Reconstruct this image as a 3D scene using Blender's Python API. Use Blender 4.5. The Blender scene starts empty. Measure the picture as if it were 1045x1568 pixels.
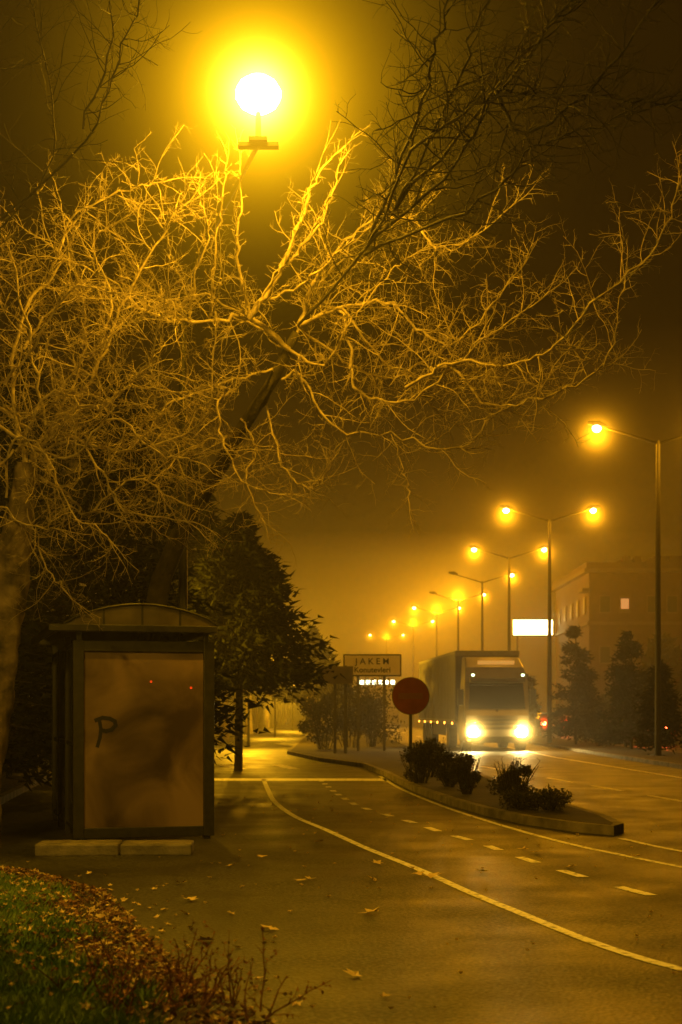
import bpy, math, random
from mathutils import Vector, Matrix
random.seed(7)
R=random.random
def U(a,b): return a+(b-a)*random.random()
scene=bpy.context.scene
col=scene.collection

# ------------------------------------------------------------------ materials
def mat(name,c1,c2=None,scale=5.0,rough=0.8,bump=0.0,bscale=None,metal=0.0,detail=6,spec=0.5):
    m=bpy.data.materials.new(name); m.use_nodes=True
    nt=m.node_tree; b=nt.nodes['Principled BSDF']
    b.inputs['Roughness'].default_value=rough
    b.inputs['Metallic'].default_value=metal
    b.inputs['Specular IOR Level'].default_value=spec
    b.inputs['Base Color'].default_value=(*c1,1)
    tc=nt.nodes.new('ShaderNodeTexCoord')
    if c2 is not None:
        n=nt.nodes.new('ShaderNodeTexNoise'); n.inputs['Scale'].default_value=scale; n.inputs['Detail'].default_value=detail
        r=nt.nodes.new('ShaderNodeValToRGB')
        r.color_ramp.elements[0].position=0.35; r.color_ramp.elements[1].position=0.65
        r.color_ramp.elements[0].color=(*c1,1); r.color_ramp.elements[1].color=(*c2,1)
        nt.links.new(tc.outputs['Object'],n.inputs['Vector']); nt.links.new(n.outputs['Fac'],r.inputs['Fac'])
        nt.links.new(r.outputs['Color'],b.inputs['Base Color'])
    if bump>0:
        n2=nt.nodes.new('ShaderNodeTexNoise'); n2.inputs['Scale'].default_value=bscale or scale*4; n2.inputs['Detail'].default_value=4
        bp=nt.nodes.new('ShaderNodeBump'); bp.inputs['Strength'].default_value=bump; bp.inputs['Distance'].default_value=0.02
        nt.links.new(tc.outputs['Object'],n2.inputs['Vector']); nt.links.new(n2.outputs['Fac'],bp.inputs['Height'])
        nt.links.new(bp.outputs['Normal'],b.inputs['Normal'])
    return m
def emis(name,c,s,lit=False):
    m=bpy.data.materials.new(name); m.use_nodes=True
    b=m.node_tree.nodes['Principled BSDF']
    b.inputs['Base Color'].default_value=(*c,1)
    b.inputs['Emission Color'].default_value=(*c,1); b.inputs['Emission Strength'].default_value=s
    if not lit: m.cycles.emission_sampling='NONE'
    return m

M_soil=mat('soil',(0.025,0.02,0.011),(0.05,0.038,0.02),3,0.95,0.6,30)
M_bark=mat('bark',(0.17,0.135,0.08),(0.34,0.28,0.17),9,0.85,0.7,25)
M_trunk=mat('trunk_bark',(0.03,0.024,0.015),(0.20,0.155,0.095),5,0.9,1.0,14)
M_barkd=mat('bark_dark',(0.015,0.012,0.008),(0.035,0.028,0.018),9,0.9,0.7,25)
M_conc=mat('concrete',(0.14,0.125,0.1),(0.25,0.22,0.17),6,0.85,0.5,30)
M_kerb=mat('kerb_stone',(0.09,0.08,0.06),(0.22,0.19,0.145),4,0.85,0.6,20)
M_metal=mat('dark_metal',(0.012,0.012,0.011),(0.028,0.026,0.02),12,0.45,0.1,40)
M_pole=mat('galvanised_pole',(0.07,0.07,0.06),(0.12,0.12,0.11),8,0.5)
M_poled=mat('dark_painted_pole',(0.012,0.012,0.01),(0.022,0.022,0.018),8,0.6)
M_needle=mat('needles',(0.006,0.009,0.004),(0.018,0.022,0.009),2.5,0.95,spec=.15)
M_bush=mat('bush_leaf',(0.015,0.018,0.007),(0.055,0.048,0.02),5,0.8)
M_grass=mat('grass_blade',(0.07,0.17,0.025),(0.24,0.33,0.07),3,0.7)
M_leaf=mat('dry_leaf',(0.5,0.36,0.14),(0.72,0.56,0.26),15,0.7)
M_leafd=mat('litter_leaf',(0.13,0.055,0.02),(0.38,0.21,0.08),9,0.8)
M_red_twig=mat('shrub_twig',(0.12,0.04,0.02),(0.2,0.085,0.035),9,0.8)
M_shrubleaf=mat('shrub_leaf',(0.2,0.055,0.025),(0.3,0.11,0.04),9,0.7)
M_black=mat('black_paint',(0.008,0.008,0.008),rough=0.5)
M_tyre=mat('tyre',(0.015,0.015,0.015),(0.025,0.025,0.025),20,0.9)

def asphalt():
    m=bpy.data.materials.new('asphalt'); m.use_nodes=True; nt=m.node_tree; b=nt.nodes['Principled BSDF']
    tc=nt.nodes.new('ShaderNodeTexCoord')
    def noise(s,d=5):
        n=nt.nodes.new('ShaderNodeTexNoise'); n.inputs['Scale'].default_value=s; n.inputs['Detail'].default_value=d
        nt.links.new(tc.outputs['Object'],n.inputs['Vector']); return n
    def ramp(n,p0,p1,a,c):
        r=nt.nodes.new('ShaderNodeValToRGB'); r.color_ramp.elements[0].position=p0; r.color_ramp.elements[1].position=p1
        r.color_ramp.elements[0].color=(a,a,a*0.9,1); r.color_ramp.elements[1].color=(c,c,c*0.9,1)
        nt.links.new(n.outputs['Fac'],r.inputs['Fac']); return r
    big=ramp(noise(0.55,6),0.35,0.7,0.38,1.05)
    fine=ramp(noise(34,3),0.40,0.68,0.006,0.115)
    mx=nt.nodes.new('ShaderNodeMix'); mx.data_type='RGBA'; mx.blend_type='MULTIPLY'; mx.inputs[0].default_value=1
    nt.links.new(fine.outputs['Color'],mx.inputs[6]); nt.links.new(big.outputs['Color'],mx.inputs[7])
    v=nt.nodes.new('ShaderNodeTexVoronoi'); v.feature='DISTANCE_TO_EDGE'; v.inputs['Scale'].default_value=0.35
    wn=noise(1.2,5); wm=nt.nodes.new('ShaderNodeVectorMath'); wm.operation='ADD'
    nt.links.new(tc.outputs['Object'],wm.inputs[0]); nt.links.new(wn.outputs['Color'],wm.inputs[1])
    nt.links.new(wm.outputs['Vector'],v.inputs['Vector'])
    cr=nt.nodes.new('ShaderNodeValToRGB'); cr.color_ramp.elements[0].position=0.0; cr.color_ramp.elements[1].position=0.012
    cr.color_ramp.elements[0].color=(0.4,0.4,0.4,1); cr.color_ramp.elements[1].color=(1,1,1,1)
    nt.links.new(v.outputs['Distance'],cr.inputs['Fac'])
    m2=nt.nodes.new('ShaderNodeMix'); m2.data_type='RGBA'; m2.blend_type='MULTIPLY'; m2.inputs[0].default_value=1
    nt.links.new(mx.outputs[2],m2.inputs[6]); nt.links.new(cr.outputs['Color'],m2.inputs[7])
    nt.links.new(m2.outputs[2],b.inputs['Base Color'])
    rr=ramp(noise(1.1,5),0.3,0.7,0.42,0.68); nt.links.new(rr.outputs['Color'],b.inputs['Roughness'])
    b.inputs['Specular IOR Level'].default_value=.5
    bp=nt.nodes.new('ShaderNodeBump'); bp.inputs['Strength'].default_value=1.0; bp.inputs['Distance'].default_value=0.015
    nt.links.new(noise(40,4).outputs['Fac'],bp.inputs['Height']); nt.links.new(bp.outputs['Normal'],b.inputs['Normal'])
    return m
M_asph=asphalt()
def paint():
    m=bpy.data.materials.new('road_paint'); m.use_nodes=True; nt=m.node_tree; b=nt.nodes['Principled BSDF']
    tc=nt.nodes.new('ShaderNodeTexCoord'); n=nt.nodes.new('ShaderNodeTexNoise'); n.inputs['Scale'].default_value=14; n.inputs['Detail'].default_value=8
    r=nt.nodes.new('ShaderNodeValToRGB'); r.color_ramp.elements[0].position=0.34; r.color_ramp.elements[1].position=0.48
    r.color_ramp.elements[0].color=(0.2,0.2,0.18,1); r.color_ramp.elements[1].color=(0.85,0.83,0.77,1)
    nt.links.new(tc.outputs['Object'],n.inputs['Vector']); nt.links.new(n.outputs['Fac'],r.inputs['Fac']); nt.links.new(r.outputs['Color'],b.inputs['Base Color'])
    b.inputs['Roughness'].default_value=0.6
    return m
M_paint=paint()

# lamp halo painted as self-glowing air: spherical emission volume, falling off with distance from the lamp
def glow_volume(name,color,A,s,C,a,Rr,step=1.5,core=None):
    m=bpy.data.materials.new(name); m.use_nodes=True; nt=m.node_tree; nt.nodes.clear()
    o=nt.nodes.new('ShaderNodeOutputMaterial'); e=nt.nodes.new('ShaderNodeEmission'); e.inputs['Color'].default_value=(*color,1)
    tc=nt.nodes.new('ShaderNodeTexCoord'); ln=nt.nodes.new('ShaderNodeVectorMath'); ln.operation='LENGTH'; nt.links.new(tc.outputs['Object'],ln.inputs[0])
    def M(op,a,b=None):
        n=nt.nodes.new('ShaderNodeMath'); n.operation=op
        for i,x in enumerate((a,b)):
            if x is None: continue
            if isinstance(x,(int,float)): n.inputs[i].default_value=x
            else: nt.links.new(x,n.inputs[i])
        return n.outputs[0]
    r=ln.outputs['Value']; r2=M('MULTIPLY',r,r)
    edge=M('MAXIMUM',M('SUBTRACT',1.0,M('DIVIDE',r,Rr)),0.0); edge=M('POWER',edge,1.5)
    out=None
    if A: out=M('MULTIPLY',M('EXPONENT',M('MULTIPLY',r2,-1/(s*s))),A)
    if C:
        hal=M('DIVIDE',C,M('POWER',M('ADD',r2,a),1.5)); out=M('ADD',out,hal) if out else hal
    nt.links.new(M('MULTIPLY',out,edge),e.inputs['Strength']); nt.links.new(e.outputs[0],o.inputs['Volume'])
    m.cycles.volume_step_rate=step
    return m

# ------------------------------------------------------------------ mesh builder
class MB:
    def __init__(s): s.V=[];s.F=[];s.M=[]
    def face(s,pts,mi=0):
        n=len(s.V); s.V.extend([tuple(p) for p in pts]); s.F.append(tuple(range(n,n+len(pts)))); s.M.append(mi)
    def box(s,x0,x1,y0,y1,z0,z1,mi=0):
        n=len(s.V)
        s.V.extend([(x0,y0,z0),(x1,y0,z0),(x1,y1,z0),(x0,y1,z0),(x0,y0,z1),(x1,y0,z1),(x1,y1,z1),(x0,y1,z1)])
        for f in ((0,3,2,1),(4,5,6,7),(0,1,5,4),(1,2,6,5),(2,3,7,6),(3,0,4,7)):
            s.F.append(tuple(n+i for i in f)); s.M.append(mi)
    def tube(s,pts,rad,sides=6,mi=0,cap=False):
        n0=len(s.V); k=len(pts); u=None
        for i in range(k):
            p=pts[i]
            d=(pts[min(i+1,k-1)]-pts[max(i-1,0)])
            if d.length<1e-6: d=Vector((0,0,1))
            d.normalize()
            if u is None:
                a=Vector((0,0,1)) if abs(d.z)<0.9 else Vector((1,0,0)); u=d.cross(a).normalized()
            else:
                u=u-d*u.dot(d)
                if u.length<1e-4: u=d.cross(Vector((0.3,1,0.2)))
                u.normalize()
            v=d.cross(u); r=rad[i]
            for j in range(sides):
                t=2*math.pi*j/sides
                q=p+u*(math.cos(t)*r)+v*(math.sin(t)*r)
                s.V.append((q.x,q.y,q.z))
        for i in range(k-1):
            for j in range(sides):
                a=n0+i*sides+j; b=n0+i*sides+(j+1)%sides
                s.F.append((a,b,b+sides,a+sides)); s.M.append(mi)
        if cap:
            s.F.append(tuple(n0+j for j in range(sides))); s.M.append(mi)
            s.F.append(tuple(n0+(k-1)*sides+j for j in reversed(range(sides)))); s.M.append(mi)
    def ball(s,c,rx,rz,nu=12,nv=7,mi=0):
        n=len(s.V)
        for i in range(nv+1):
            ph=math.pi*(i+.0)/nv; r=max(math.sin(ph),.02)
            for j in range(nu):
                t=2*math.pi*j/nu; s.V.append((c[0]+rx*r*math.cos(t),c[1]+rx*r*math.sin(t),c[2]+rz*math.cos(ph)))
        for i in range(nv):
            for j in range(nu):
                a=n+i*nu+j;b=n+i*nu+(j+1)%nu; s.F.append((a,a+nu,b+nu,b)); s.M.append(mi)
        s.F.append(tuple(n+j for j in range(nu))); s.M.append(mi); s.F.append(tuple(n+nv*nu+j for j in reversed(range(nu)))); s.M.append(mi)
    def prism(s,poly,z0,z1,mi_top=0,mi_side=0):
        n=len(s.V); k=len(poly)
        for x,y in poly: s.V.append((x,y,z0))
        for x,y in poly: s.V.append((x,y,z1))
        s.F.append(tuple(n+k+i for i in range(k))); s.M.append(mi_top)
        for i in range(k):
            j=(i+1)%k; s.F.append((n+i,n+j,n+k+j,n+k+i)); s.M.append(mi_side)
    def obj(s,name,mats,parent=None,smooth=False,bevel=0):
        me=bpy.data.meshes.new(name); me.from_pydata(s.V,[],s.F)
        for m in mats: me.materials.append(m)
        if len(mats)>1: me.polygons.foreach_set('material_index',s.M)
        if smooth: me.polygons.foreach_set('use_smooth',[True]*len(s.F))
        me.update()
        o=bpy.data.objects.new(name,me); col.objects.link(o)
        if parent: o.parent=parent
        if bevel:
            b=o.modifiers.new('bevel','BEVEL'); b.width=bevel; b.segments=2; b.limit_method='ANGLE'
        return o
def empty(name,loc=(0,0,0),rz=0):
    e=bpy.data.objects.new(name,None); e.location=loc; e.rotation_euler=(0,0,rz); e.empty_display_size=0.3
    col.objects.link(e); return e
def light(name,loc,power,color,radius,parent=None,typ='POINT',**k):
    l=bpy.data.lights.new(name,typ); l.energy=power; l.color=color; l.shadow_soft_size=radius
    for a,b in k.items(): setattr(l,a,b)
    o=bpy.data.objects.new(name,l); o.location=loc; col.objects.link(o)
    if parent: o.parent=parent
    return o
def glow(loc,Rr,m,parent):
    b=MB(); b.ball((0,0,0),Rr,Rr,16,10); o=b.obj('glow_volume',[m],parent); o.location=loc; return o
SODIUM=(1.0,0.47,0.010)
SODFAR=(1.0,0.38,0.006)

# ------------------------------------------------------------------ ground
g=MB(); g.face([(-600,-200,0),(600,-200,0),(600,900,0),(-600,900,0)]); g.obj('ground',[M_soil])
g=MB(); g.face([(-9,-20,.004),(30,-20,.004),(30,300,.004),(-9,300,.004)]); g.obj('asphalt_road',[M_asph])

def strip(mb,pts,w,z=0.008):
    pts=[Vector((a,b,0)) for a,b in pts]; L=[];Rr=[]
    for i,p in enumerate(pts):
        d=(pts[min(i+1,len(pts)-1)]-pts[max(i-1,0)]).normalized(); n=Vector((-d.y,d.x,0))*w/2
        L.append(p+n); Rr.append(p-n)
    for i in range(len(pts)-1):
        mb.face([(Rr[i].x,Rr[i].y,z),(Rr[i+1].x,Rr[i+1].y,z),(L[i+1].x,L[i+1].y,z),(L[i].x,L[i].y,z)])
def crs(pts,n=8):
    pts=[Vector(p) for p in pts]; P=[pts[0]*2-pts[1]]+pts+[pts[-1]*2-pts[-2]]; out=[]
    for i in range(1,len(P)-2):
        for k in range(n):
            t=k/n; a,b,c,d=P[i-1],P[i],P[i+1],P[i+2]
            out.append(0.5*((2*b)+(c-a)*t+(2*a-5*b+4*c-d)*t*t+(3*b-a-3*c+d)*t**3))
    out.append(pts[-1]); return out
def crs2(pts,n=8): return [(v.x,v.y) for v in crs([(a,b,0) for a,b in pts],n)]
mk=MB()
strip(mk,crs2([(-1.72,31.5),(-1.42,27.5),(-1.11,23.7),(-.68,20.4),(-.185,17.95),(.27,15.6),(.73,13.5),(1.065,11.75),(1.34,10.5),(1.56,9.5),(1.76,8.78),(2.0,8.2),(2.6,7),(3.6,5.5)]),0.09)
strip(mk,crs2([(.9,33),(1.1,28.5),(1.36,25),(1.74,21.3),(2.26,17.75),(2.62,15.9),(2.96,14.7),(3.3,13.6),(4.1,11.5),(5.5,9)]),0.085)
strip(mk,crs2([(3.3,16.75),(3.62,15.3),(4.4,13),(6,10)]),0.085)
strip(mk,[(-2.9,31.3),(1.0,31.2)],1.1)
strip(mk,[(-3.3,40),(-2.6,37)],0.3,); strip(mk,[(-1.8,40),(-1.2,37)],0.3,)
dl=crs([(-.45,31,0),(-.13,26.6,0),(.03,24.75,0),(.28,22.5,0),(.72,20.3,0),(1.0,19,0),(1.25,17.6,0),(1.55,16.3,0),(1.80,14.8,0),(2.07,13.4,0),(2.35,12.2,0),(2.63,11.27,0),(3.1,10,0),(4,8,0)],16)
acc=0;seg=[]
for i in range(1,len(dl)):
    acc+=(dl[i]-dl[i-1]).length
    ph=acc%1.27
    if ph<0.66: seg.append((dl[i].x,dl[i].y))
    else:
        if len(seg)>1: strip(mk,seg,0.11)
        seg=[]
for a in range(7):
    t0=20+a*3.4
    f=lambda y: 5.68-(y-23.7)*0.121
    strip(mk,[(f(t0),t0),(f(t0+1.9),t0+1.9)],0.13)
strip(mk,[(7.0,60),(7.0,46.7),(7.68,32),(8.5,22)],0.14)
strip(mk,[(8.6,120),(8.75,60),(9.0,40),(9.6,25),(10.6,14)],0.14)
for a in range(12): strip(mk,[(5.0-a*.1,60+a*8),(4.95-a*.1,63+a*8)],0.14)
mk.obj('road_markings',[M_paint])

isl=[(3.3,17.2),(2.9,17.7),(2.42,18.9),(2.05,20.6),(1.73,22.8),(1.4,26),(1.2,29),(1.0,33),(.6,38),(-.7,43),(-1.9,50),(-2.1,80),(-2.2,260),(-1.5,260),(1.2,140),(2.4,80),(2.9,50),(3.05,34),(3.25,24),(3.55,19),(3.5,17.6)]
isl=isl[::-1]
def inset(poly,d):
    c=[];n=len(poly)
    for i in range(n):
        p=Vector(poly[i]);a=Vector(poly[i-1]);b=Vector(poly[(i+1)%n])
        t=((p-a).normalized()+(b-p).normalized()).normalized(); c.append((p.x-t.y*d,p.y+t.x*d))
    return c
def area(p): return sum(p[i-1][0]*p[i][1]-p[i][0]*p[i-1][1] for i in range(len(p)))/2
def verge(name,poly,h=.12,top=M_soil):
    if area(poly)<0: poly=poly[::-1]
    m=MB(); m.prism(poly,0,h,0,0); m.obj(name+'_kerb',[M_kerb])
    m=MB(); m.prism(inset(poly,.13),h-.05,h+.004,0,0); m.obj(name,[top])
verge('planted_island',isl)
verge('central_median',[(8.3,18),(8.9,30),(8.75,60),(8.3,95),(7.4,125),(5.2,165),(1,220),(3,222),(7.5,167),(9.8,126),(11,95),(11.4,60),(11.6,30),(11,18)])
verge('grass_verge',[(-5.6,46),(-5.6,280),(-60,280),(-60,46)])
verge('shelter_verge',[(-60,15),(-4.6,15),(-5.6,24),(-7,36),(-60,40)])

def gz(x,y):
    d=edge_dist(x,y); return 0.01+0.10*min(1,max(0,d)/1.6)**1.2+0.02*math.sin(x*3.1+y*1.7)
EDGE=[(5.0,.1),(5.5,-.1),(6.8,-.46),(8,-.98),(9.6,-1.45),(11.7,-2.05),(13.2,-2.95),(14.4,-4.6),(15,-8)]
def ex(y):
    if y<=EDGE[0][0]: return EDGE[0][1]
    for (a,b),(c,d) in zip(EDGE,EDGE[1:]):
        if y<=c: return b+(d-b)*(y-a)/(c-a)
    return EDGE[-1][1]
def edge_dist(x,y): return ex(y)-x
b=MB(); ny,nx=60,24
for i in range(ny+1):
    y=0+i*14.6/ny
    for j in range(nx+1):
        dd=j*j*0.02+0.001
        x=ex(y)+0.05*math.sin(y*5)-dd
        b.V.append((x,y,(gz(x,y) if j>0 else 0.0)+ (0.012*(R()-.5) if j else 0)))
for i in range(ny):
    for j in range(nx):
        a=i*(nx+1)+j; b.F.append((a,a+nx+1,a+nx+2,a+1)); b.M.append(0)
b.obj('grass_bank',[M_soil],smooth=True)
gr=MB()
for i in range(70000):
    y=5.2+8.2*(R()**1.2); x=ex(y)-0.2-abs(random.gauss(0,1))*1.1
    dens=edge_dist(x,y)+.2*math.sin(y*4+x*3)+.1*math.sin(y*9-x*7)
    if R()>min(1,(dens-.3)/0.5): continue
    if x<-3.8: continue
    z=gz(x,y); h=U(.035,.10); w=.0045; a=U(0,6.28); lx,ly=random.gauss(0,.03),random.gauss(0,.03)
    ca,sa=math.cos(a)*w,math.sin(a)*w
    gr.face([(x-ca,y-sa,z),(x+ca,y+sa,z),(x+ca*.6+lx*.4,y+sa*.6+ly*.4,z+h*.6),(x+lx,y+ly,z+h)])
gr.obj('grass',[M_grass])

# ------------------------------------------------------------------ leaves
def leaf(mb,x,y,z,s,mi=0,tilt=.25):
    a=U(0,6.28); rot=Matrix.Rotation(a,3,'Z')@Matrix.Rotation(random.gauss(0,tilt),3,'X')@Matrix.Rotation(random.gauss(0,tilt),3,'Y')
    n=len(mb.V); mb.V.append((x,y,z+s*.06)); prof=[1,.45,.85,.4,.7,.3,.18,.3,.7,.4,.85,.45]
    for i,r in enumerate(prof):
        t=2*math.pi*i/12; rr=r*s*.5*U(.85,1.1)
        v=rot@Vector((math.cos(t)*rr,math.sin(t)*rr,U(-.02,.18)*s*r)); mb.V.append((x+v.x,y+v.y,z+max(.006,v.z+.015)))
    for i in range(12): mb.F.append((n,n+1+i,n+1+(i+1)%12)); mb.M.append(mi)
lf=MB()
for (x,y,s) in [(.24,10.5,.27),(-.86,9.2,.22),(-.48,9.7,.19),(.8,12.8,.26),(.72,12.95,.2),(-.35,12.5,.19),(-.28,12.6,.15),(.28,12.6,.15),(.08,7.98,.17),(.22,7.4,.1),(-1.2,11.2,.2),(-1.4,12.3,.18),(-1.05,13.7,.17),(2.05,15.0,.22),(1.95,15.3,.18),(-.25,16.2,.19),(2.2,13.6,.17),(3.0,14.6,.2),(1.3,13.2,.18),(.35,13.9,.18),(-.8,14.5,.17)]:
    leaf(lf,x,y,.008,s,0,.1)
for i in range(230):
    y=U(7,26); leaf(lf,U(-2.2,4.2),y,.006,U(.02,.07),0,.1)
for i in range(90):
    y=U(7,16); leaf(lf,ex(y)+abs(random.gauss(0,.5)),y,.006,U(.03,.1),0,.2)
lf.obj('fallen_leaves',[M_leaf])
ll=MB()
for i in range(2600):
    y=U(6.2,14.2); x=ex(y)+.12-abs(random.gauss(0,.34))
    z=gz(x,y) if x<ex(y) else .004
    leaf(ll,x,y,z+U(0,.02),U(.03,.075),0 if R()<.65 else 1,.35)
for i in range(2000):
    y=6.2+7.6*R()**.6; x=ex(y)-U(.3,2.6); leaf(ll,x,y,gz(x,y)+.05,U(.03,.08),1 if R()<.65 else 0,.4)
ll.obj('leaf_litter',[M_leafd,M_leaf])

# ------------------------------------------------------------------ bare trees
def rv():
    while True:
        v=Vector((U(-1,1),U(-1,1),U(-1,1)))
        if .1<v.length<1: return v.normalized()
def path(p,d,L,n,jit,trop):
    pts=[p.copy()]; d=d.normalized(); st=L/n
    for i in range(n):
        d=(d+rv()*jit+Vector((0,0,trop))).normalized(); p=p+d*st; pts.append(p.copy())
    return pts
TR=[.0036,.0052,.0085]
def spray(mb,pts,r0,level,dens,trop,Ls):
    tot=sum((pts[i+1]-pts[i]).length for i in range(len(pts)-1)); n=max(1,int(tot*dens[level]))
    for k in range(n):
        f=(k+R())/n; f=f**.85; idx=min(len(pts)-2,int(f*(len(pts)-1))); t=f*(len(pts)-1)-idx
        p=pts[idx].lerp(pts[idx+1],t); tan=(pts[idx+1]-pts[idx]).normalized()
        d=rv(); d=(d-tan*d.dot(tan))
        if d.length<.05: continue
        d=(d.normalized()*U(.8,1.2)+tan*U(.2,1.0))
        L=Ls[level]*U(.35,1.15)*(1-.35*f)
        rr=r0*(1-.5*f)
        r=min(rr*.7,TR[level]*U(.8,1.25))
        ns=[2,4,7][level]
        q=path(p,d,L,ns,[.3,.33,.30][level],trop*[.6,1,1][level])
        mb.tube(q,[r*(1-.55*i/ns) for i in range(ns+1)],3 if level<2 else 4)
        if level>0: spray(mb,q,r,level-1,dens,trop,Ls)
def limb(mb,pts,r0,r1,dens,trop,Ls,lv=2,sides=7):
    q=crs(pts,6)
    for i in range(1,len(q)-1): q[i]=q[i]+rv()*U(0,.05)
    n=len(q); mb.tube(q,[(r0+(r1-r0)*(i/(n-1))**.7)*U(.85,1.16) for i in range(n)],sides)
    spray(mb,q,(r0+r1)/2,lv,dens,trop,Ls)
    if lv==2: spray(mb,q,.01,0,[24],trop,[.12])
    tip=q[-1]; d=q[-1]-q[-3]
    for k in range(2):
        t=path(tip,d,.5 if lv==2 else .25,5,.25,trop); mb.tube(t,[r1*(1-.7*i/5) for i in range(6)],4); spray(mb,t,r1,min(1,lv),dens,trop,Ls)
def Y(pts,y0,y1):
    n=len(pts)-1; return [(x,y0+(y1-y0)*i/n,z) for i,(x,z) in enumerate(pts)]
DN=[20,12,8.5]; LS=[.12,.38,.95]
def gnarl(mb,pts,rad,mi=0):
    q=crs(pts,10); n=len(q); rr=[]; ph=U(0,6)
    for i in range(n):
        f=i/(n-1)*(len(rad)-1); k=min(int(f),len(rad)-2); rr.append((rad[k]+(rad[k+1]-rad[k])*(f-k)))
    n0=len(mb.V); S=18; mb.tube(q,rr,S,mi)
    for i in range(n0,len(mb.V)):
        a=(i-n0)//S; j=(i-n0)%S; v=Vector(mb.V[i]); c=q[a]; k=1+.09*math.sin(j*2*math.pi/S*5+a*.35+ph)+.06*math.sin(a*1.3+j)+U(-.03,.03)
        v=c+(v-c)*k; mb.V[i]=(v.x,v.y,v.z)
t1=MB()
gnarl(t1,[(-4.0,15.5,-.05),(-3.9,15.5,.8),(-3.76,15.5,1.7),(-3.66,15.5,2.4),(-3.58,15.5,3.0),(-3.52,15.5,3.56),(-3.42,15.5,4.2)],[.27,.2,.18,.17,.18,.15,.11],1)
LT=[
 ([(-3.43,4.13),(-3.07,4.63),(-2.65,5.2),(-2.36,5.84),(-1.94,6.62),(-1.69,6.9)],15.5,15.2,.03),
 ([(-3.43,4.13),(-3.57,4.99),(-3.43,5.84),(-3.07,6.31),(-2.93,6.8),(-2.4,7.1),(-1.9,7.2)],15.5,15.3,.028),
 ([(-3.43,4.2),(-2.93,4.42),(-2.5,4.0),(-2.29,3.64),(-1.65,3.5)],15.5,14.9,.02),
 ([(-3.2,4.5),(-2.43,4.35),(-1.86,4.42),(-1.44,4.7),(-1.37,5.27)],15.5,15.2,.02),
 ([(-3.7,4.85),(-3.29,4.7),(-2.79,5.27),(-2.43,5.49),(-2.08,5.7)],15.6,15.0,.02),
 ([(-3.4,3.7),(-3.18,3.1),(-2.9,2.75)],15.4,15.1,.009),
 ([(-3.2,4.6),(-3.35,5.6),(-3.5,6.4)],15.4,14.9,.018),
 ([(-3.0,4.7),(-2.4,4.9),(-2.0,5.3),(-1.8,5.9)],15.5,14.8,.018),
 ([(-3.4,4.1),(-3.0,3.9),(-2.8,3.7),(-2.3,4.1),(-1.9,3.9)],15.6,15.9,.018),
 ([(-3.6,3.8),(-3.5,4.4),(-3.1,4.2),(-2.8,3.6),(-2.4,3.3)],15.3,14.6,.015),
 ([(-2.65,5.2),(-2.5,6.0),(-2.7,6.6),(-2.4,6.9)],15.4,15.6,.018),
 ([(-3.5,5.5),(-3.2,6.0),(-2.6,6.3),(-2.1,6.2)],15.7,16.1,.018),
 ([(-3.45,4.3),(-3.0,5.2),(-2.9,6.0),(-3.1,6.6)],15.8,16.4,.018),
 ([(-3.5,4.3),(-3.1,4.9),(-2.6,4.7),(-2.2,4.9),(-1.7,4.8)],15.3,14.7,.018),
 ([(-3.6,5.0),(-3.2,5.4),(-2.8,5.9),(-2.3,5.8)],15.2,14.6,.018),
 ([(-3.4,4.4),(-2.9,4.2),(-2.4,4.6),(-1.9,4.2),(-1.5,4.1)],15.2,14.8,.018),
 ([(-3.4,4.4),(-4.2,5.0),(-4.0,5.8),(-3.6,6.2)],15.4,15.0,.02),
 ([(-3.5,4.3),(-3.7,3.9),(-3.4,3.5),(-3.0,3.4)],15.2,14.7,.014),
 ([(-3.4,4.6),(-4.2,5.2),(-4.6,6.0)],15.6,16.2,.03)]
for pts,y0,y1,r in LT: limb(t1,Y(pts,y0,y1),r,.007,DN,.02,LS)
t1.obj('bare_tree',[M_bark,M_trunk],smooth=True)
t2=MB()
gnarl(t2,[(-2.9,19.2,-.05),(-2.7,19,1.5),(-2.4,18.6,3.0),(-1.95,18,3.9),(-1.5,17.5,4.5)],[.22,.17,.13,.11,.09],1)  # dark bark slot paints the trunk's shade into its colour
gnarl(t2,[(-1.5,17.5,4.5),(-1.1,17,5.0),(-.8,16.7,5.4),(-.51,16.5,5.9)],[.09,.075,.065,.05],1)
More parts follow.
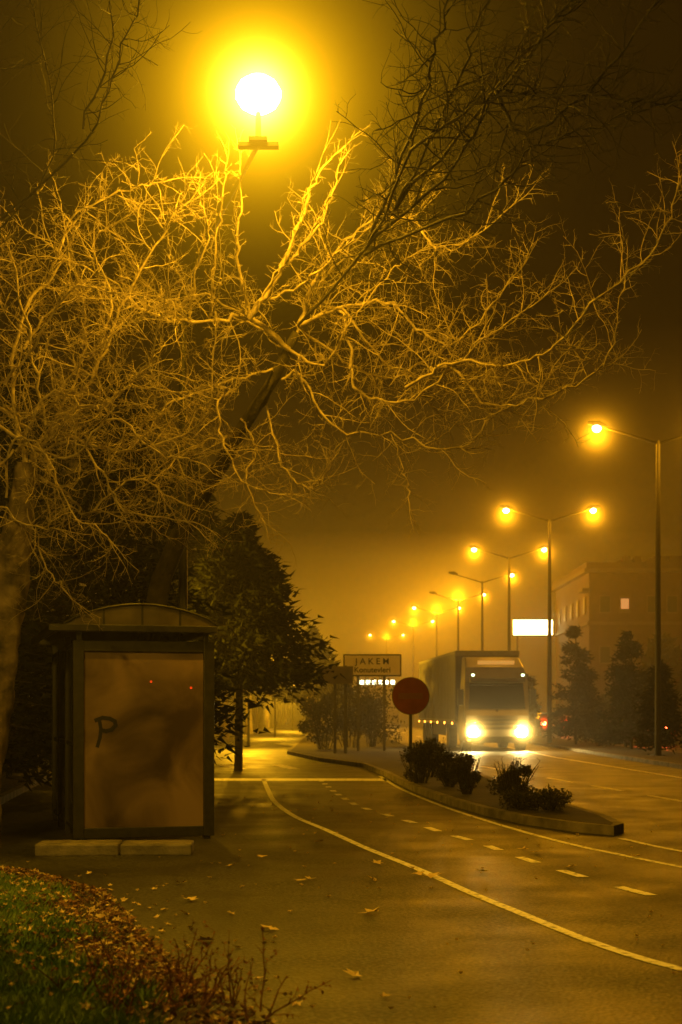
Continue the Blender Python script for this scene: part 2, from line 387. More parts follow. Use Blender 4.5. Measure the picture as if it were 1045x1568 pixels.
for pts,y0,y1,r in [
 ([(-.6,5.7),(-1.04,6.0),(-1.45,5.9),(-2.12,5.9),(-2.65,6.3),(-3.15,6.4)],16.5,15.3,.036),
 ([(-.51,5.97),(0,6.06),(.17,5.18),(.72,5.0),(1.23,5.32),(1.6,5.62),(2.19,6.0)],16.5,15.5,.026),
 ([(-.51,5.97),(0,6.16),(.57,6.13),(.87,5.84),(1.23,5.62),(1.53,5.84),(1.97,6.35)],16.5,15.6,.026),
 ([(.72,5.1),(1.23,5.32),(1.75,5.2),(2.19,5.32),(2.5,5.6),(3.1,6.1),(3.3,6.6)],15.8,14,.02),
 ([(1.0,5.35),(1.3,5.25),(1.6,4.85),(2.05,4.85),(2.6,5.05),(2.85,5.3),(2.95,5.9)],15.9,14.8,.019),
 ([(-.5,5.9),(-.3,6.5),(0,6.8),(.43,7.1),(.87,6.95),(1.05,6.66),(1.38,6.66),(1.85,7.0)],16.5,15.5,.022),
 ([(-.7,5.4),(-.46,5.4),(-.1,4.8),(.57,4.66),(1.3,4.5),(1.7,4.8)],16.7,16,.02),
 ([(-1.2,5.2),(-1.4,5.0),(-1.3,4.5),(-1.1,4.07),(-.68,3.9)],16.3,15.7,.015),
 ([(-.9,5.2),(-.7,4.4),(-.4,4.1),(-.2,4.15)],16.9,16.2,.014),
 ([(.57,4.66),(.7,4.2),(.75,3.9)],16.2,15.9,.006),
 ([(-.6,5.7),(-.2,5.5),(.1,5.9),(.5,6.4),(.8,6.6)],16.5,15.9,.018),
 ([(-.8,5.5),(-1.3,5.3),(-1.9,5.0),(-2.2,4.6)],16.6,15.9,.018),
 ([(-1.3,4.8),(-1.7,4.6),(-2.1,4.2),(-2.0,3.9)],17,16,.016),
 ([(-1.2,5.0),(-1.0,4.6),(-1.1,4.2),(-.9,3.7)],17,16.3,.014),
 ([(0,6.1),(.4,5.6),(.8,5.3),(1.1,5.0)],16.2,16.5,.018),
 ([(-.5,6),(.3,5.5),(.9,5.6),(1.3,6.1)],16.6,17,.018),
 ([(-.8,5.9),(-1.6,6.4),(-2.0,6.3),(-2.4,6.7)],16.6,17,.018),
 ([(-.5,6),(-.1,6.7),(.3,7.2),(.6,7.7)],16.5,17,.018)]:
    limb(t2,Y(pts,y0,y1),r,.007,DN,.02,LS)
SD=[22,13,5]; SL=[.08,.2,.4]
for pts,y0,y1,r in [
 ([(-1.04,6.0),(-1.15,6.5),(-1.09,7.0),(-1.07,7.4)],16.1,15.0,.024),
 ([(-1.04,5.95),(-.66,6.47),(-.41,7.0),(-.23,7.35),(.1,7.6)],16.1,15.2,.036),
 ([(-.6,6.5),(-.3,6.8),(-.1,7.1),(0,7.4)],15.9,15.3,.018),
 ([(-.9,6.1),(-.37,6.26),(0,6.47)],16.1,15.3,.02),
 ([(-1.46,5.95),(-1.4,6.4),(-1.3,6.9),(-1.2,7.3)],16,15,.018),
 ([(-1.7,5.9),(-1.6,6.3),(-1.45,6.7),(-1.5,7.0)],15.9,15.2,.015)]:
    limb(t2,Y(pts,y0,y1),r,.007,SD,.05,SL,1); limb(t2,Y(pts[:-1],y0,y1),r*.4,.004,[10,6,2.5],.05,[.08,.2,.45])
DK=[14,10,7.0]; LK=[.13,.42,.9]
TR=[.0034,.005,.008]
for pts in [
 [(-.51,16.5,5.97),(.24,14,6.06),(.54,12,6.13),(.9,11,6.1),(1.25,10.6,6.1),(1.73,10,5.83),(2.09,9.5,5.56),(2.5,9.2,5.5)],
 [(.24,14,6.06),(.65,12,6.51),(.75,11,6.7),(.9,10.7,7.2)],
 [(.24,14,6.06),(.98,12,6.13),(1.2,11,6.35),(1.58,10.5,6.62),(2,10.2,7)],
 [(.24,14,6.0),(1.25,12.5,6.0),(1.64,12,6.25),(2.2,11.5,6.3)],
 [(.5,13,6.1),(.9,11.8,6.6),(1.1,11.2,7.0)],
 [(.5,13,6.1),(1.5,11.8,6.9),(1.9,11.2,7.2)],
 [(1.2,11,6.3),(1.4,10.8,5.9),(1.9,10.6,6.2),(2.3,10.5,6.7)]]:
    n0=len(t2.M); limb(t2,pts,.018,.007,DK,.05,LK)
    for i in range(n0,len(t2.M)): t2.M[i]=1  # near limbs switched to dark bark, painting in their backlit silhouette
t2.obj('bare_tree',[M_bark,M_barkd],smooth=True)
t3=MB()
gnarl(t3,[(-5.2,12.3,0),(-5.0,12.3,2),(-4.7,12.4,4)],[.2,.16,.12])
for pts in [[(-4.7,12.4,4),(-3.6,12.8,5.4),(-2.7,13,6.4),(-2.5,12,7.0),(-2.6,11.5,7.6)],[(-3.6,12.8,5.4),(-2.3,12.7,6.6),(-1.9,12.4,7.3),(-1.6,12,7.7)],[(-3.6,12.8,5.5),(-3.2,12.2,6.4),(-2.9,12,7.2)],[(-2.3,12.7,6.7),(-2.0,12.5,7.4),(-2.1,12,8)]]:
    limb(t3,pts,.012,.006,[10,8,7],.06,LK)
t3.obj('bare_tree',[M_barkd])

# ------------------------------------------------------------------ conifers / shrubs
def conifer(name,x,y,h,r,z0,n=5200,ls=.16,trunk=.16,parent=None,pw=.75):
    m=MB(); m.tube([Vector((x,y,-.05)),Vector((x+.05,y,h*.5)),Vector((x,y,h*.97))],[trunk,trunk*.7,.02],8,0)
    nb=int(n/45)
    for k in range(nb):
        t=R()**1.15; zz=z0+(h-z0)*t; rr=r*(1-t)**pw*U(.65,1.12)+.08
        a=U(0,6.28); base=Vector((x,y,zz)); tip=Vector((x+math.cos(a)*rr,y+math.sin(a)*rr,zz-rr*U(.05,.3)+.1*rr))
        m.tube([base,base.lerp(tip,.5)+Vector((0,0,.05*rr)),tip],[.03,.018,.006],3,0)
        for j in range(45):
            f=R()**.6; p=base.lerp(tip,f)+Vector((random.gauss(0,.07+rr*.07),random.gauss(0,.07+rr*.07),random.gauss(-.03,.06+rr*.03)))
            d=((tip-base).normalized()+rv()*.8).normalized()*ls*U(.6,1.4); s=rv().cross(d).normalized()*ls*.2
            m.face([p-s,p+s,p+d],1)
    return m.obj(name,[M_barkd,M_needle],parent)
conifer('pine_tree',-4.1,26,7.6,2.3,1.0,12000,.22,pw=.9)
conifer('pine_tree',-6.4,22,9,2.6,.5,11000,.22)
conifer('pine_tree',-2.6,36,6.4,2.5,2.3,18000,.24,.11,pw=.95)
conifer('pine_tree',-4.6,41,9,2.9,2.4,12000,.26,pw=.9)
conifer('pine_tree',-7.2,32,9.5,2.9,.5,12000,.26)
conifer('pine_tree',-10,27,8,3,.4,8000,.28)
av=MB()
def avtree(x,y,h,r,z0):
    av.tube([Vector((x,y,0)),Vector((x+U(-.1,.1),y,z0)),Vector((x,y,h*.8))],[.24,.2,.06],8,0)
    for j in range(1500):
        t=R()**1.1; a=U(0,6.28); rr=r*(1-t)**.8*math.sqrt(R()); p=Vector((x+math.cos(a)*rr,y+math.sin(a)*rr,z0+(h-z0)*t))
        d=rv()*.4; s=rv().cross(d).normalized()*.1; av.face([p-s,p+s,p+d],1)
for k in range(13):
    yy=52+k*9.5; avtree(-6.0+U(-.25,.25),yy,7.5+U(-1,1),3.0,2.6)
    if k>1: avtree(-1.6+U(-.2,.2),yy+4,6.0+U(-.5,.5),2.3,2.2)
M_avbark=mat('avenue_bark',(.25,.2,.13),(.36,.3,.2),4,.9)
av.obj('avenue_trees',[M_avbark,M_needle])

def shrub(name,x,y,rx,ry,h,n,ls=.05,z=.12,mat_=None):
    m=MB()
    for k in range(26):
        a=U(0,6.28); f=math.sqrt(R()); q=path(Vector((x+math.cos(a)*rx*.3*f,y+math.sin(a)*ry*.3*f,z)),Vector((math.cos(a)*rx*f,math.sin(a)*ry*f,h)),h*U(.8,1.12),5,.15,.02)
        m.tube(q,[.012*(1-.7*i/5) for i in range(6)],3,0); spray(m,q,.01,1,[6,9,6],.03,[.07,.16,.3])
    cl=[(Vector((x+random.gauss(0,rx*.4),y+random.gauss(0,ry*.4),z+h*U(.2,.85))),U(.12,.24)*max(.6,h)) for _ in range(14)]
    for j in range(n):
        c,s_=random.choice(cl); p=c+rv()*s_*R()**.4
        p.z=max(z,p.z)
        d=rv()*ls*U(.6,1.3); s=rv().cross(d).normalized()*ls*.35; m.face([p-s,p+d*.5-s*.2,p+d,p+s],1)
    return m.obj(name,[M_barkd,mat_ or M_bush])
shrub('shrub',1.55,27.5,.42,.6,.78,3000)
shrub('shrub',2.0,26.2,.4,.6,.7,2600)
shrub('shrub',1.85,30,.5,.6,.8,2600)
shrub('shrub',2.1,23.8,.25,.35,.66,2000)
shrub('shrub',2.62,21.7,.3,.3,.66,2600)
shrub('shrub',2.95,19.9,.35,.4,.3,1300)
shrub('shrub',2.6,20.1,.3,.4,.22,900)
shrub('shrub',-.6,52,.9,1,2.2,3000,.12)
shrub('shrub',.3,55,1.0,1,2.6,3000,.12)
shrub('shrub',1.2,56,.7,1,2.9,3000,.12)
for x,y,h,r in [(9.9,60,5.0,1.3),(10.6,52,4.4,1.3),(11.0,64,3.6,1.2),(10.3,46,3.0,.8),(11.2,56,3.4,.7),(9.4,72,3.4,.9),(10.2,82,4,1.2)]:
    conifer('young_conifer',x,y,h,r,.5,3600,.2,.06)

fs=MB()
for k in range(50):
    bx=U(-1.35,-.35); by=6.9+U(-.3,.8)
    if bx>ex(by)+.15: bx=ex(by)-U(-.1,.4)
    q=path(Vector((bx,by,.03)),Vector((U(-.6,.9),U(-.4,.4),1.0)),U(.18,.42),6,.22,.0)
    fs.tube(q,[.005*(1-.6*i/6) for i in range(7)],4); spray(fs,q,.005,1,[26,18,6],.03,[.05,.14,.3])
pts_=[Vector(v) for v in fs.V[::5]]
for p in pts_:
    if R()<.6:
        d=rv()*.02; s=rv().cross(d).normalized()*.007; fs.face([p-s,p+d,p+s],1)
fs.obj('berberis_shrub',[M_red_twig,M_shrubleaf])

# ------------------------------------------------------------------ street lamps
def street_lamp(x,y,L,H,arm,color,radius,pm):
    e=empty('street_lamp',(x,y,0)); ax,ay=arm
    m=MB(); top=H-.5
    q=crs([(0,0,0),(0,0,3),(0,0,top-.5),(ax*.08,ay*.08,top-.02),(ax*.5,ay*.5,top+.03),(ax,ay,top)],5)
    m.tube(q,[.07-.0019*i for i in range(len(q))],10)
    m.box(-.13,.13,-.13,.13,0,.03); m.tube([Vector((ax,ay,top-.03)),Vector((ax,ay,H-radius*.7))],[.03,.025],8)
    m.box(ax-.2,ax+.2,ay-.05,ay+.05,top-.03,top+.01); m.box(ax-.09,ax+.09,ay-.09,ay+.09,top+.012,top+.05); m.obj('pole',[pm],e)
    m=MB(); m.ball((ax,ay,H),radius,radius*.8,14,7); m.obj('globe',[emis('globe_glass',color,L,True)],e,smooth=True)
    return e,(ax,ay,H)
e,p=street_lamp(-2.1,18.9,900,7.62,(1.28,-4.8),SODIUM,.23,M_poled)
glow(p,.8,glow_volume('glow_core',(1,.8,.2),13,.30,0,0,.8,1.0),e)
glow(p,3.8,glow_volume('glow_halo',(1,.49,.004),0,0,.52,.13,3.8,.5),e)
street_lamp(-4.5,7.2,2200,5.0,(.6,.3),(1,.54,.035),.12,M_poled)  # off-frame lamp, added by guess to light the grass from the front

M_bulb=emis('sodium_bulb',(1,.6,.2),22)
M_mfar=glow_volume('glow_far',(1,.40,.008),2.6,.42,.13,.09,2.1)
def twin(x,y,H=10.0,p=(1,1),pw=1250):
    e=empty('road_lamp',(x,y,0))
    m=MB(); m.tube([Vector((0,0,0)),Vector((0,0,H))],[.11,.065],8,0,True); m.box(-.2,.2,-.2,.2,0,.14)
    mb=MB()
    for sgn,on in zip((-1,1),p):
        m.tube([Vector((0,0,H-.1)),Vector((sgn*.9,0,H+.18)),Vector((sgn*1.75,0,H+.42))],[.045,.04,.035],6,0,True)
        m.tube([Vector((sgn*1.6,0,H+.44)),Vector((sgn*1.85,0,H+.52)),Vector((sgn*2.2,0,H+.56))],[.05,.12,.06],8,0,True)
        if on:
            mb.ball((sgn*1.92,0,H+.38),.15,.12,10,6)
            glow((sgn*1.92,0,H+.2),2.1,M_mfar,e)
            if y<100: light('luminaire',(sgn*1.92,0,H+.1),pw*on,SODFAR,.1,e)
    if y>=100: light('luminaire',(0,0,H+.3),pw*3.2,SODFAR,.1,e)
    m.obj('pole_and_arms',[M_poled],e); mb.obj('bulbs',[M_bulb],e)
for x,y,p in [(9.94,44.6,(1,1)),(9.21,62.8,(1,1)),(9.22,78,(1,1)),(9.2,92.6,(0,1)),(8.9,108,(0,1)),(8.2,122,(1,1)),(7.1,140,(1,1)),(5.3,165,(1,1))]:
    twin(x,y,10,p)
for x,y,z,pw in [(-5.0,33.5,4.0,1400),(-3.9,60,3.9,3200),(-3.9,84,4.0,3600),(-3.9,115,4.2,3600)]:
    e=empty('park_lamp',(x,y,0)); m=MB(); m.tube([Vector((0,0,0)),Vector((0,0,z-.3))],[.06,.05],8); m.tube([Vector((0,0,z+.27)),Vector((0,0,z+.35))],[.28,.05],10,0,True); m.obj('post',[M_pole],e)
    light('globe',(0,0,z),pw,SODIUM,.15,e)

# ------------------------------------------------------------------ bus shelter
def panelmat():
    m=bpy.data.materials.new('dirty_panel'); m.use_nodes=True; nt=m.node_tree; b=nt.nodes['Principled BSDF']
    tc=nt.nodes.new('ShaderNodeTexCoord'); n=nt.nodes.new('ShaderNodeTexNoise'); n.inputs['Scale'].default_value=1.3; n.inputs['Detail'].default_value=8; n.inputs['Distortion'].default_value=.6
    r=nt.nodes.new('ShaderNodeValToRGB'); r.color_ramp.elements[0].position=.36; r.color_ramp.elements[1].position=.66
    r.color_ramp.elements[0].color=(.05,.032,.024,1); r.color_ramp.elements[1].color=(.25,.175,.125,1)
    nt.links.new(tc.outputs['Object'],n.inputs['Vector']); nt.links.new(n.outputs['Fac'],r.inputs['Fac']); nt.links.new(r.outputs['Color'],b.inputs['Base Color'])
    b.inputs['Roughness'].default_value=.4; return m
M_panel=panelmat()
M_glass=mat('dark_glass',(.02,.02,.018),(.035,.03,.02),3,.15)
M_roof=mat('roof_polycarbonate',(.07,.058,.034),(.14,.115,.065),3,.4)
sh=empty('bus_shelter',(-3.07,16.3,0),math.radians(15.5))
W=1.64
m=MB()
def frame(m,x0,x1,z0,z1,y,t,d):
    m.box(x0,x0+t,y,y+d,z0,z1); m.box(x1-t,x1,y,y+d,z0,z1); m.box(x0+t,x1-t,y+.002,y+d-.002,z0,z0+t*.95); m.box(x0+t,x1-t,y+.002,y+d-.002,z1-t,z1)
frame(m,0,W,.04,2.32,0,.125,.14)
for px in (.04,W-.12):
    m.box(px,px+.08,.03,.11,-.0,.04); m.box(px,px+.06,.03,.09,2.32,2.42)
for yy in (1.15,2.3,3.34):
    m.box(0,.07,yy,yy+.07,0,2.42)
m.box(W-.07,W,3.34,3.41,0,2.42)
for z in (.12,1.1,2.25): m.box(.015,.055,.14,3.34,z,z+.05)
m.box(.07,W-.07,3.35,3.40,.12,.17); m.box(.07,W-.07,3.35,3.40,2.25,2.3)
m.box(-.28,W+.02,-.1,-.03,2.42,2.50); m.box(-.28,W+.02,3.45,3.52,2.42,2.50); m.box(-.28,-.21,-.03,3.45,2.42,2.50); m.box(W-.05,W+.02,-.03,3.45,2.42,2.50)
m.obj('frame',[M_metal],sh,bevel=.008)
m=MB(); m.box(.12,W-.12,.05,.09,.15,2.2); m.obj('end_panel',[M_panel],sh)
m=MB()
for a,b_ in ((.14,1.15),(1.22,2.3),(2.37,3.34)): m.box(.03,.04,a,b_,.17,2.25)
m.box(.07,W-.07,3.37,3.38,.17,2.25); m.obj('glazing',[M_glass],sh)
m=MB(); N=14
for i in range(N):
    t0,t1_=i/N,(i+1)/N
    f=lambda t:(-.1+(W+.12)*t, 2.5+.23*math.sin(math.pi*t)**.75)
    (a,za),(c,zc)=f(t0),f(t1_)
    m.face([(a,-.08,za),(c,-.08,zc),(c,3.5,zc),(a,3.5,za)])
    m.face([(a,-.08,2.5),(c,-.08,2.5),(c,-.08,zc),(a,-.08,za)]); m.face([(a,3.5,2.5),(c,3.5,2.5),(c,3.5,zc),(a,3.5,za)])
m.obj('roof',[M_roof],sh)
m=MB()
for t in (.0,.25,.5,.75,1.0):
    a,za=f(t); m.box(a-.012,a+.012,-.095,-.082,2.5,za+.015)
pts=[Vector((f(i/14)[0],-.09,f(i/14)[1]+.01)) for i in range(15)]; m.tube(pts,[.016]*15,6)
m.obj('roof_trim',[M_metal],sh)
m=MB(); m.box(.15,.5,.5,3.0,.45,.49); m.box(.3,.36,.7,.76,0,.45); m.box(.3,.36,2.7,2.76,0,.45); m.obj('seat',[M_metal],sh)
m=MB()
def stroke(pts,w):
    for (a,b_),(c,d) in zip(pts,pts[1:]):
        v=Vector((c-a,d-b_)); n=Vector((-v.y,v.x)).normalized()*w/2; e_=v.normalized()*w*.3; yy=.046-len(m.F)*.0004
        m.face([(a-n.x-e_.x,yy,b_-n.y-e_.y),(c-n.x+e_.x,yy,d-n.y+e_.y),(c+n.x+e_.x,yy,d+n.y+e_.y),(a+n.x-e_.x,yy,b_+n.y-e_.y)])
stroke([(.30,1.42),(.32,1.30),(.31,1.2),(.28,1.10)],.04); stroke([(.26,1.40),(.34,1.43),(.42,1.42),(.48,1.39),(.49,1.34),(.44,1.29),(.38,1.275),(.33,1.285)],.045)
m.obj('graffiti',[M_black],sh)
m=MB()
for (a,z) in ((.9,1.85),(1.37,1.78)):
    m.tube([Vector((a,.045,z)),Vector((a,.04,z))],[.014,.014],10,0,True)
m.obj('tail_light_reflections',[emis('red_reflection',(1,.08,.01),.45)],sh)  # glowing red discs painted in as tail-light reflections on the panel
m=MB(); m.box(-.02,.84,0,.5,0,.13); m.box(.86,1.6,.02,.5,0,.125)
o=m.obj('concrete_kerb',[M_conc],bevel=.02); o.location=(-3.15,14.7,0); o.rotation_euler=(0,0,math.radians(3))
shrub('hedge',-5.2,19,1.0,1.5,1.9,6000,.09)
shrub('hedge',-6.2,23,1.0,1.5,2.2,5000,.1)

# ------------------------------------------------------------------ signs
M_red=mat('sign_red',(.26,.03,.02),(.34,.05,.03),5,.6)
M_white=mat('sign_white',(.45,.43,.38),(.6,.57,.5),5,.6)
s=empty('no_entry_sign',(1.42,29,.12))
m=MB(); m.tube([Vector((0,.04,0)),Vector((0,.04,2.0))],[.035,.035],8); m.obj('post',[M_pole],s)
def disc(m,x,y,z,r,t,mi=0): m.tube([Vector((x,y,z)),Vector((x,y-t,z))],[r,r],40,mi,True)
m=MB(); disc(m,0,0,1.70,.385,.01); m.obj('rim',[M_pole],s)
m=MB(); disc(m,0,-.013,1.70,.372,.004); m.obj('disc',[M_red],s)
m=MB(); m.box(-.25,.25,-.022,-.019,1.64,1.76); m.obj('bar',[mat('faded_bar',(.3,.1,.06),rough=.7)],s)
def text(body,size,loc,m_,parent):
    c=bpy.data.curves.new('lettering','FONT'); c.body=body; c.size=size; c.extrude=.003; c.align_x='CENTER'; c.offset=.003
    o=bpy.data.objects.new('lettering',c); o.location=loc; o.rotation_euler=(math.pi/2,0,0); c.materials.append(m_); col.objects.link(o); o.parent=parent
s=empty('estate_name_sign',(1.1,50,.12))
m=MB()
for x in (-.5,.42): m.box(x-.05,x+.05,0,.08,0,3.3)
m.obj('posts',[M_pole],s)
m=MB(); m.box(-1.02,1.02,-.06,-.004,2.62,3.4); m.obj('board',[M_metal],s)
m=MB(); m.box(-.97,.97,-.07,-.062,2.67,3.35); m.obj('face',[mat('board_face',(.75,.7,.55),(.85,.8,.65),4,.6)],s)
text('J A K E M',.3,(0,-.076,3.05),M_black,s); text('Konutevleri',.27,(0,-.076,2.76),M_black,s)
s=empty('direction_sign',(-.2,47,.12))
m=MB(); m.box(-.05,.05,0,.08,0,2.9); m.box(.3,.4,0,.08,0,2.9); m.obj('posts',[M_pole],s)
m=MB(); m.box(-.55,.6,-.05,-.002,2.3,2.88); m.obj('board',[mat('board_dark',(.14,.12,.07),(.2,.17,.1),3,.6)],s)

# ------------------------------------------------------------------ articulated lorry
tr=empty('articulated_lorry',(5.93,54,0),.055)
M_cab=mat('cab_paint',(.08,.066,.045),(.11,.095,.068),2,.35)
M_tarp=mat('trailer_tarpaulin',(.018,.018,.015),(.03,.028,.022),2,.6)
M_wind=mat('windscreen',(.01,.01,.01),rough=.08)
m=MB()
prof=[(0,.35),(-.05,.6),(-.05,1.35),(.02,1.55),(.22,2.65),(.55,3.2),(1.3,3.62),(2.1,3.65),(2.1,.9),(1.7,.35)]
def extr(m,prof,xf,mi=0):
    n=len(m.V);k=len(prof)
    for sg in (-1,1):
        for y,z in prof: m.V.append((sg*xf(z),y,z))
    m.F.append(tuple(n+i for i in range(k))); m.M.append(mi); m.F.append(tuple(n+k+i for i in reversed(range(k)))); m.M.append(mi)
    for i in range(k):
        j=(i+1)%k; m.F.append((n+i,n+k+i,n+k+j,n+j)); m.M.append(mi)
extr(m,prof,lambda z:1.24-(max(0,z-2.6)*.18))
m.obj('cab',[M_cab],tr,bevel=.05)
m=MB()
m.face([(-1.08,-.005,1.62),(1.08,-.005,1.62),(1.02,.172,2.56),(-1.02,.172,2.56)]); m.obj('windscreen',[M_wind],tr)
m=MB(); m.box(-1.05,1.05,-.16,.12,2.62,2.78); m.box(-.8,.8,-.075,-.052,.98,1.06); m.box(-.8,.8,-.075,-.052,1.14,1.22); m.box(-.8,.8,-.075,-.052,.82,.90)
m.box(-1.25,1.25,-.14,-.052,.32,.55); m.box(-1.5,-1.28,.0,.12,1.75,2.35); m.box(1.28,1.5,.0,.12,1.75,2.35); m.box(-.04,.04,-.02,.0,1.5,1.6)
m.obj('grille_bumper_mirrors_visor',[M_metal],tr,bevel=.01)
m=MB(); m.box(-1.28,1.28,2.4,15.5,1.1,3.92)
m.obj('trailer_box',[M_tarp],tr,bevel=.03)
m=MB(); m.box(-1.295,-1.283,2.4,15.5,3.8,3.9); m.box(-1.295,-1.283,2.4,15.5,1.1,1.2); m.box(-1.28,1.28,2.37,2.398,3.72,3.9)
for i in range(12): m.box(-1.294,-1.283,2.6+i*1.1,2.66+i*1.1,1.2,3.8)
m.obj('trailer_rails',[M_pole],tr)
m=MB(); m.box(-.5,.5,1.8,15.4,.75,1.05)
for yy in (1.0,5.0,11.2,12.5,13.8):
    for sg in (-1,1): m.tube([Vector((sg*1.22,yy,.5)),Vector((sg*.9,yy,.5))],[.5,.5],20,1,True)
m.box(-1.2,-1.15,6.2,10.4,.5,1.0,0)
m.obj('chassis_and_wheels',[M_metal,M_tyre],tr)
M_head=emis('headlamp_lens',(1,.70,.22),560,True)
M_mhead=glow_volume('glow_headlamp',(1,.58,.10),13,.27,.12,.06,1.6,1.2)
m=MB()
for sg in (-1,1):
    m.tube([Vector((sg*.92,-.06,.72)),Vector((sg*.92,-.16,.72))],[.2,.17],12,0,True)
    glow((sg*.92,-.4,.74),1.6,M_mhead,tr)
m.obj('headlamps',[M_head],tr)
M_amber=emis('marker_lamp',(1,.35,.03),12); M_pale=emis('roof_marker',(.7,1,.5),10)
m=MB()
for i in range(6): m.box(-1.33,-1.297,3+i*2.4,3.1+i*2.4,1.0,1.08)
m.box(-1.15,-1.02,-.15,-.141,.4,.47)
m.obj('side_markers',[M_amber],tr)
m=MB(); m.box(-1.0,-.9,-.18,-.165,2.85,2.92); m.box(.9,1.0,-.18,-.165,2.85,2.92); m.obj('roof_markers',[M_pale],tr)
m=MB(); m.box(-.7,.7,.25,.32,3.3,3.45); m.obj('name_board',[emis('cab_sign',(1,.75,.3),.12)],tr)

# ------------------------------------------------------------------ cars
M_tail=emis('tail_lamp',(1,.10,.03),60)
M_mtail=glow_volume('glow_tail',(1,.05,.005),14,.26,0,0,.8)
M_carp=mat('car_paint',(.03,.03,.03),(.04,.04,.04),2,.25)
def car(x,y,rz=0,gl=True):
    e=empty('passenger_car',(x,y,0),rz)
    m=MB(); prof=[(0,.35),(-.02,.65),(.03,.95),(.55,1.0),(1.05,1.42),(2.3,1.45),(3.1,1.0),(4.15,.85),(4.3,.6),(4.25,.3),(.1,.28)]
    extr(m,prof,lambda z:.88 if z<1.02 else .66); m.obj('body',[M_carp],e,bevel=.04)
    m=MB(); m.face([(-.66,.60,1.045),(.66,.60,1.045),(.58,.98,1.375),(-.58,.98,1.375)]); m.obj('rear_window',[M_wind],e)
    m=MB()
    for yy in (.8,3.4):
        for sg in (-1,1): m.tube([Vector((sg*.9,yy,.32)),Vector((sg*.68,yy,.32))],[.32,.32],18,0,True)
    m.obj('wheels',[M_tyre],e)
    m=MB(); m.box(-.84,-.52,-.04,-.022,.70,.88); m.box(.52,.84,-.04,-.022,.70,.88); m.obj('tail_lamps',[M_tail],e)
    for sg in (-1,1): glow((sg*.68,-.25,.8),.8,M_mtail,e)
    m=MB(); m.box(-.25,.25,-.035,-.021,.6,.72); m.obj('number_plate',[M_white],e)
car(13.5,62); car(15.0,100); car(12.9,86)

# ------------------------------------------------------------------ buildings
M_brick=mat('brown_render',(.045,.024,.016),(.07,.038,.024),2,.9)
M_corn=mat('cornice',(.08,.06,.04),(.11,.085,.06),3,.9)
M_win=mat('window_dark',(.008,.008,.008),rough=.6,spec=.2); M_winl=emis('lit_window',(1,.6,.25),.3)
bd=empty('brick_apartment_block',(15.7,90,0))
m=MB(); m.box(0,26,0,14,0,10.3); m.obj('walls',[M_brick],bd)
m=MB(); m.box(-.35,26.3,-.35,14.3,10.3,10.55,0); m.box(-.2,26.2,-.2,14.2,10.55,10.95,1); m.box(-.12,26.1,-.12,-.003,7.0,7.2,0); m.box(-.12,-.003,0,14.1,7.0,7.2,0); m.box(-.5,0,-.4,1.3,9.1,9.3,0)
for x in (2.3,3.0,4.5,5.2): m.box(x,x+.4,.5,1.2,10.95,11.4,1)
m.box(2.2,3.6,1.3,3.0,10.95,11.25,1); m.box(4.4,6.2,1.3,4,10.95,11.5,1)
m.obj('cornice_and_chimneys',[M_corn,M_brick],bd)
m=MB();mw=MB();ml=MB()
for r_,z in enumerate((1.4,4.6,7.8)):
    for c in range(12):
        x=.7+c*1.25+ (c//2)*.5
        m.box(x-.07,x+.67,-.05,-.003,z-.07,z+1.07)
        if r_==2 and c==1:
            ml.box(x+.05,x+.55,-.08,-.052,z+.2,z+.85)
        else: mw.box(x,x+.6,-.08,-.052,z,z+1.0)
    for c in range(5):
        y=1.2+c*2.6; m.box(-.05,-.003,y-.07,y+.87,z-.07,z+1.07); mw.box(-.08,-.052,y,y+.8,z,z+1.0)
m.obj('window_frames',[M_corn],bd); mw.obj('windows',[M_win],bd); ml.obj('lit_windows',[M_winl],bd)
bb=empty('illuminated_billboard',(13.9,103,0))
m=MB(); m.box(-1.2,-1.05,.1,.25,0,7.0); m.box(1.05,1.2,.1,.25,0,7.0); m.box(-1.5,1.5,0,.35,6.98,8.22); m.obj('posts_and_case',[M_metal],bb)
m=MB(); m.box(-1.42,1.42,-.03,-.004,7.06,8.14); m.obj('light_face',[emis('billboard_face',(1,.78,.3),14)],bb)
sp=empty('roadside_shop',(3.9,150,0))
m=MB(); m.box(-2.2,2.2,0,6,0,5.2); m.box(-2.4,2.4,-.3,6.2,5.2,5.5); m.obj('walls_and_roof',[M_brick],sp)
m=MB()
for i in range(6): m.box(-1.9+i*.65,-1.5+i*.65,-.05,-.004,4.4,4.8)
m.obj('shopfront_lights',[emis('shop_light',(.9,1,.6),12)],sp)
dt=MB()
def blob(cx,cy,r,h):
    for j in range(900):
        a=U(0,6.28); t=R(); rr=r*math.sqrt(R())*(1-t*t)**.5; p=Vector((cx+math.cos(a)*rr,cy+math.sin(a)*rr,h*t+.3)); d=rv()*.55; s=rv().cross(d).normalized()*.18; dt.face([p-s,p+s,p+d])
for i in range(16): blob(U(15.8,26),U(74,87),U(1.2,1.8),U(2.2,5.0))
for i in range(14): blob(-14-U(0,26),U(46,120),U(2,4),U(5,9))
dt.obj('distant_trees',[M_needle])

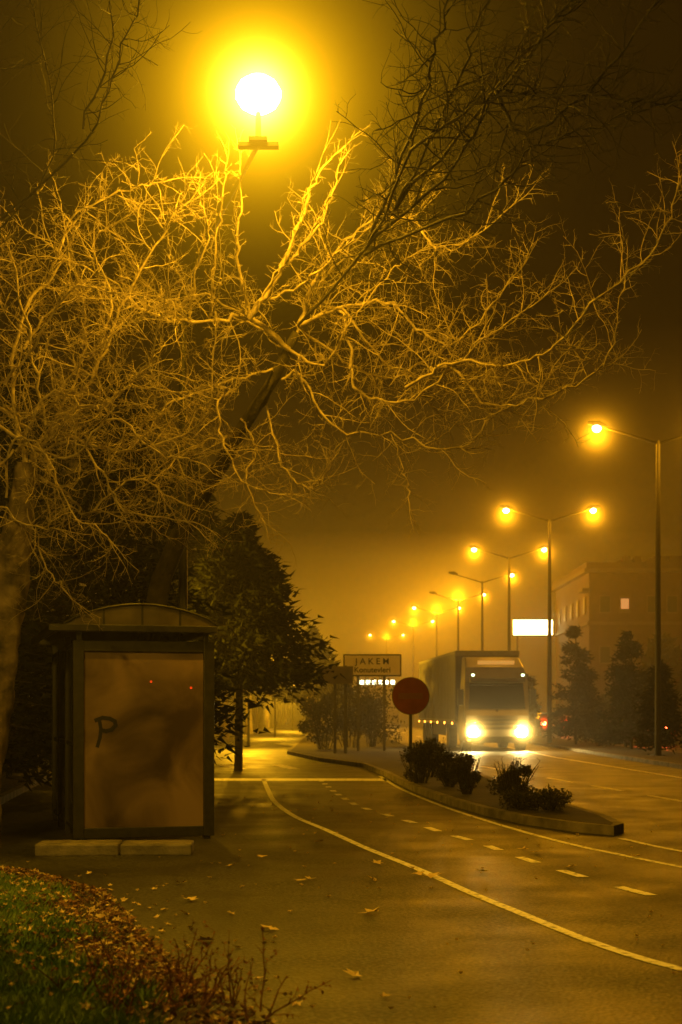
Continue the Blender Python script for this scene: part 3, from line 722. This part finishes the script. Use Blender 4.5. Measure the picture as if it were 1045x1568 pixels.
# ------------------------------------------------------------------ fog: thin nearby, thickening along the road
def fog(name,box,dens,g):
    m=MB(); m.box(*box)
    fm=bpy.data.materials.new(name); fm.use_nodes=True; nt=fm.node_tree; nt.nodes.clear()
    o_=nt.nodes.new('ShaderNodeOutputMaterial'); v=nt.nodes.new('ShaderNodeVolumeScatter'); v.inputs['Density'].default_value=dens; v.inputs['Anisotropy'].default_value=g; v.inputs['Color'].default_value=(1,1,1,1)
    nt.links.new(v.outputs[0],o_.inputs['Volume']); m.obj(name,[fm])
fog('thin_fog',(-70,70,-25,41.99,-.5,22),.0010,.5)
fog('fog_bank',(-90,90,42,105.99,-.5,13),.0036,.5)
fog('fog_bank',(-90,90,106,260,-.5,15),.012,.4)

# ------------------------------------------------------------------ world
w=bpy.data.worlds.new('World'); scene.world=w; w.use_nodes=True; nt=w.node_tree; nt.nodes.clear()
o_=nt.nodes.new('ShaderNodeOutputWorld'); sky=nt.nodes.new('ShaderNodeTexSky'); sky.sky_type='NISHITA'; sky.sun_disc=False; sky.sun_elevation=math.radians(-4); sky.sun_rotation=math.radians(200)
b1=nt.nodes.new('ShaderNodeBackground'); b1.inputs['Strength'].default_value=.001; nt.links.new(sky.outputs[0],b1.inputs['Color'])
b2=nt.nodes.new('ShaderNodeBackground'); b2.inputs['Color'].default_value=(1,.42,.03,1); b2.inputs['Strength'].default_value=.011
ad=nt.nodes.new('ShaderNodeAddShader'); nt.links.new(b1.outputs[0],ad.inputs[0]); nt.links.new(b2.outputs[0],ad.inputs[1]); nt.links.new(ad.outputs[0],o_.inputs['Surface'])

# ------------------------------------------------------------------ camera
c=bpy.data.cameras.new('camera'); c.sensor_fit='VERTICAL'; c.sensor_height=36; c.lens=50; c.shift_y=.195; c.clip_end=2000; c.clip_start=.05
c.dof.use_dof=True; c.dof.focus_distance=14.5; c.dof.aperture_fstop=2.8
co=bpy.data.objects.new('camera',c); co.location=(0,0,1.5); co.rotation_euler=(math.pi/2,0,0); col.objects.link(co); scene.camera=co
scene.view_settings.view_transform='Standard'; scene.view_settings.look='None'; scene.view_settings.exposure=0
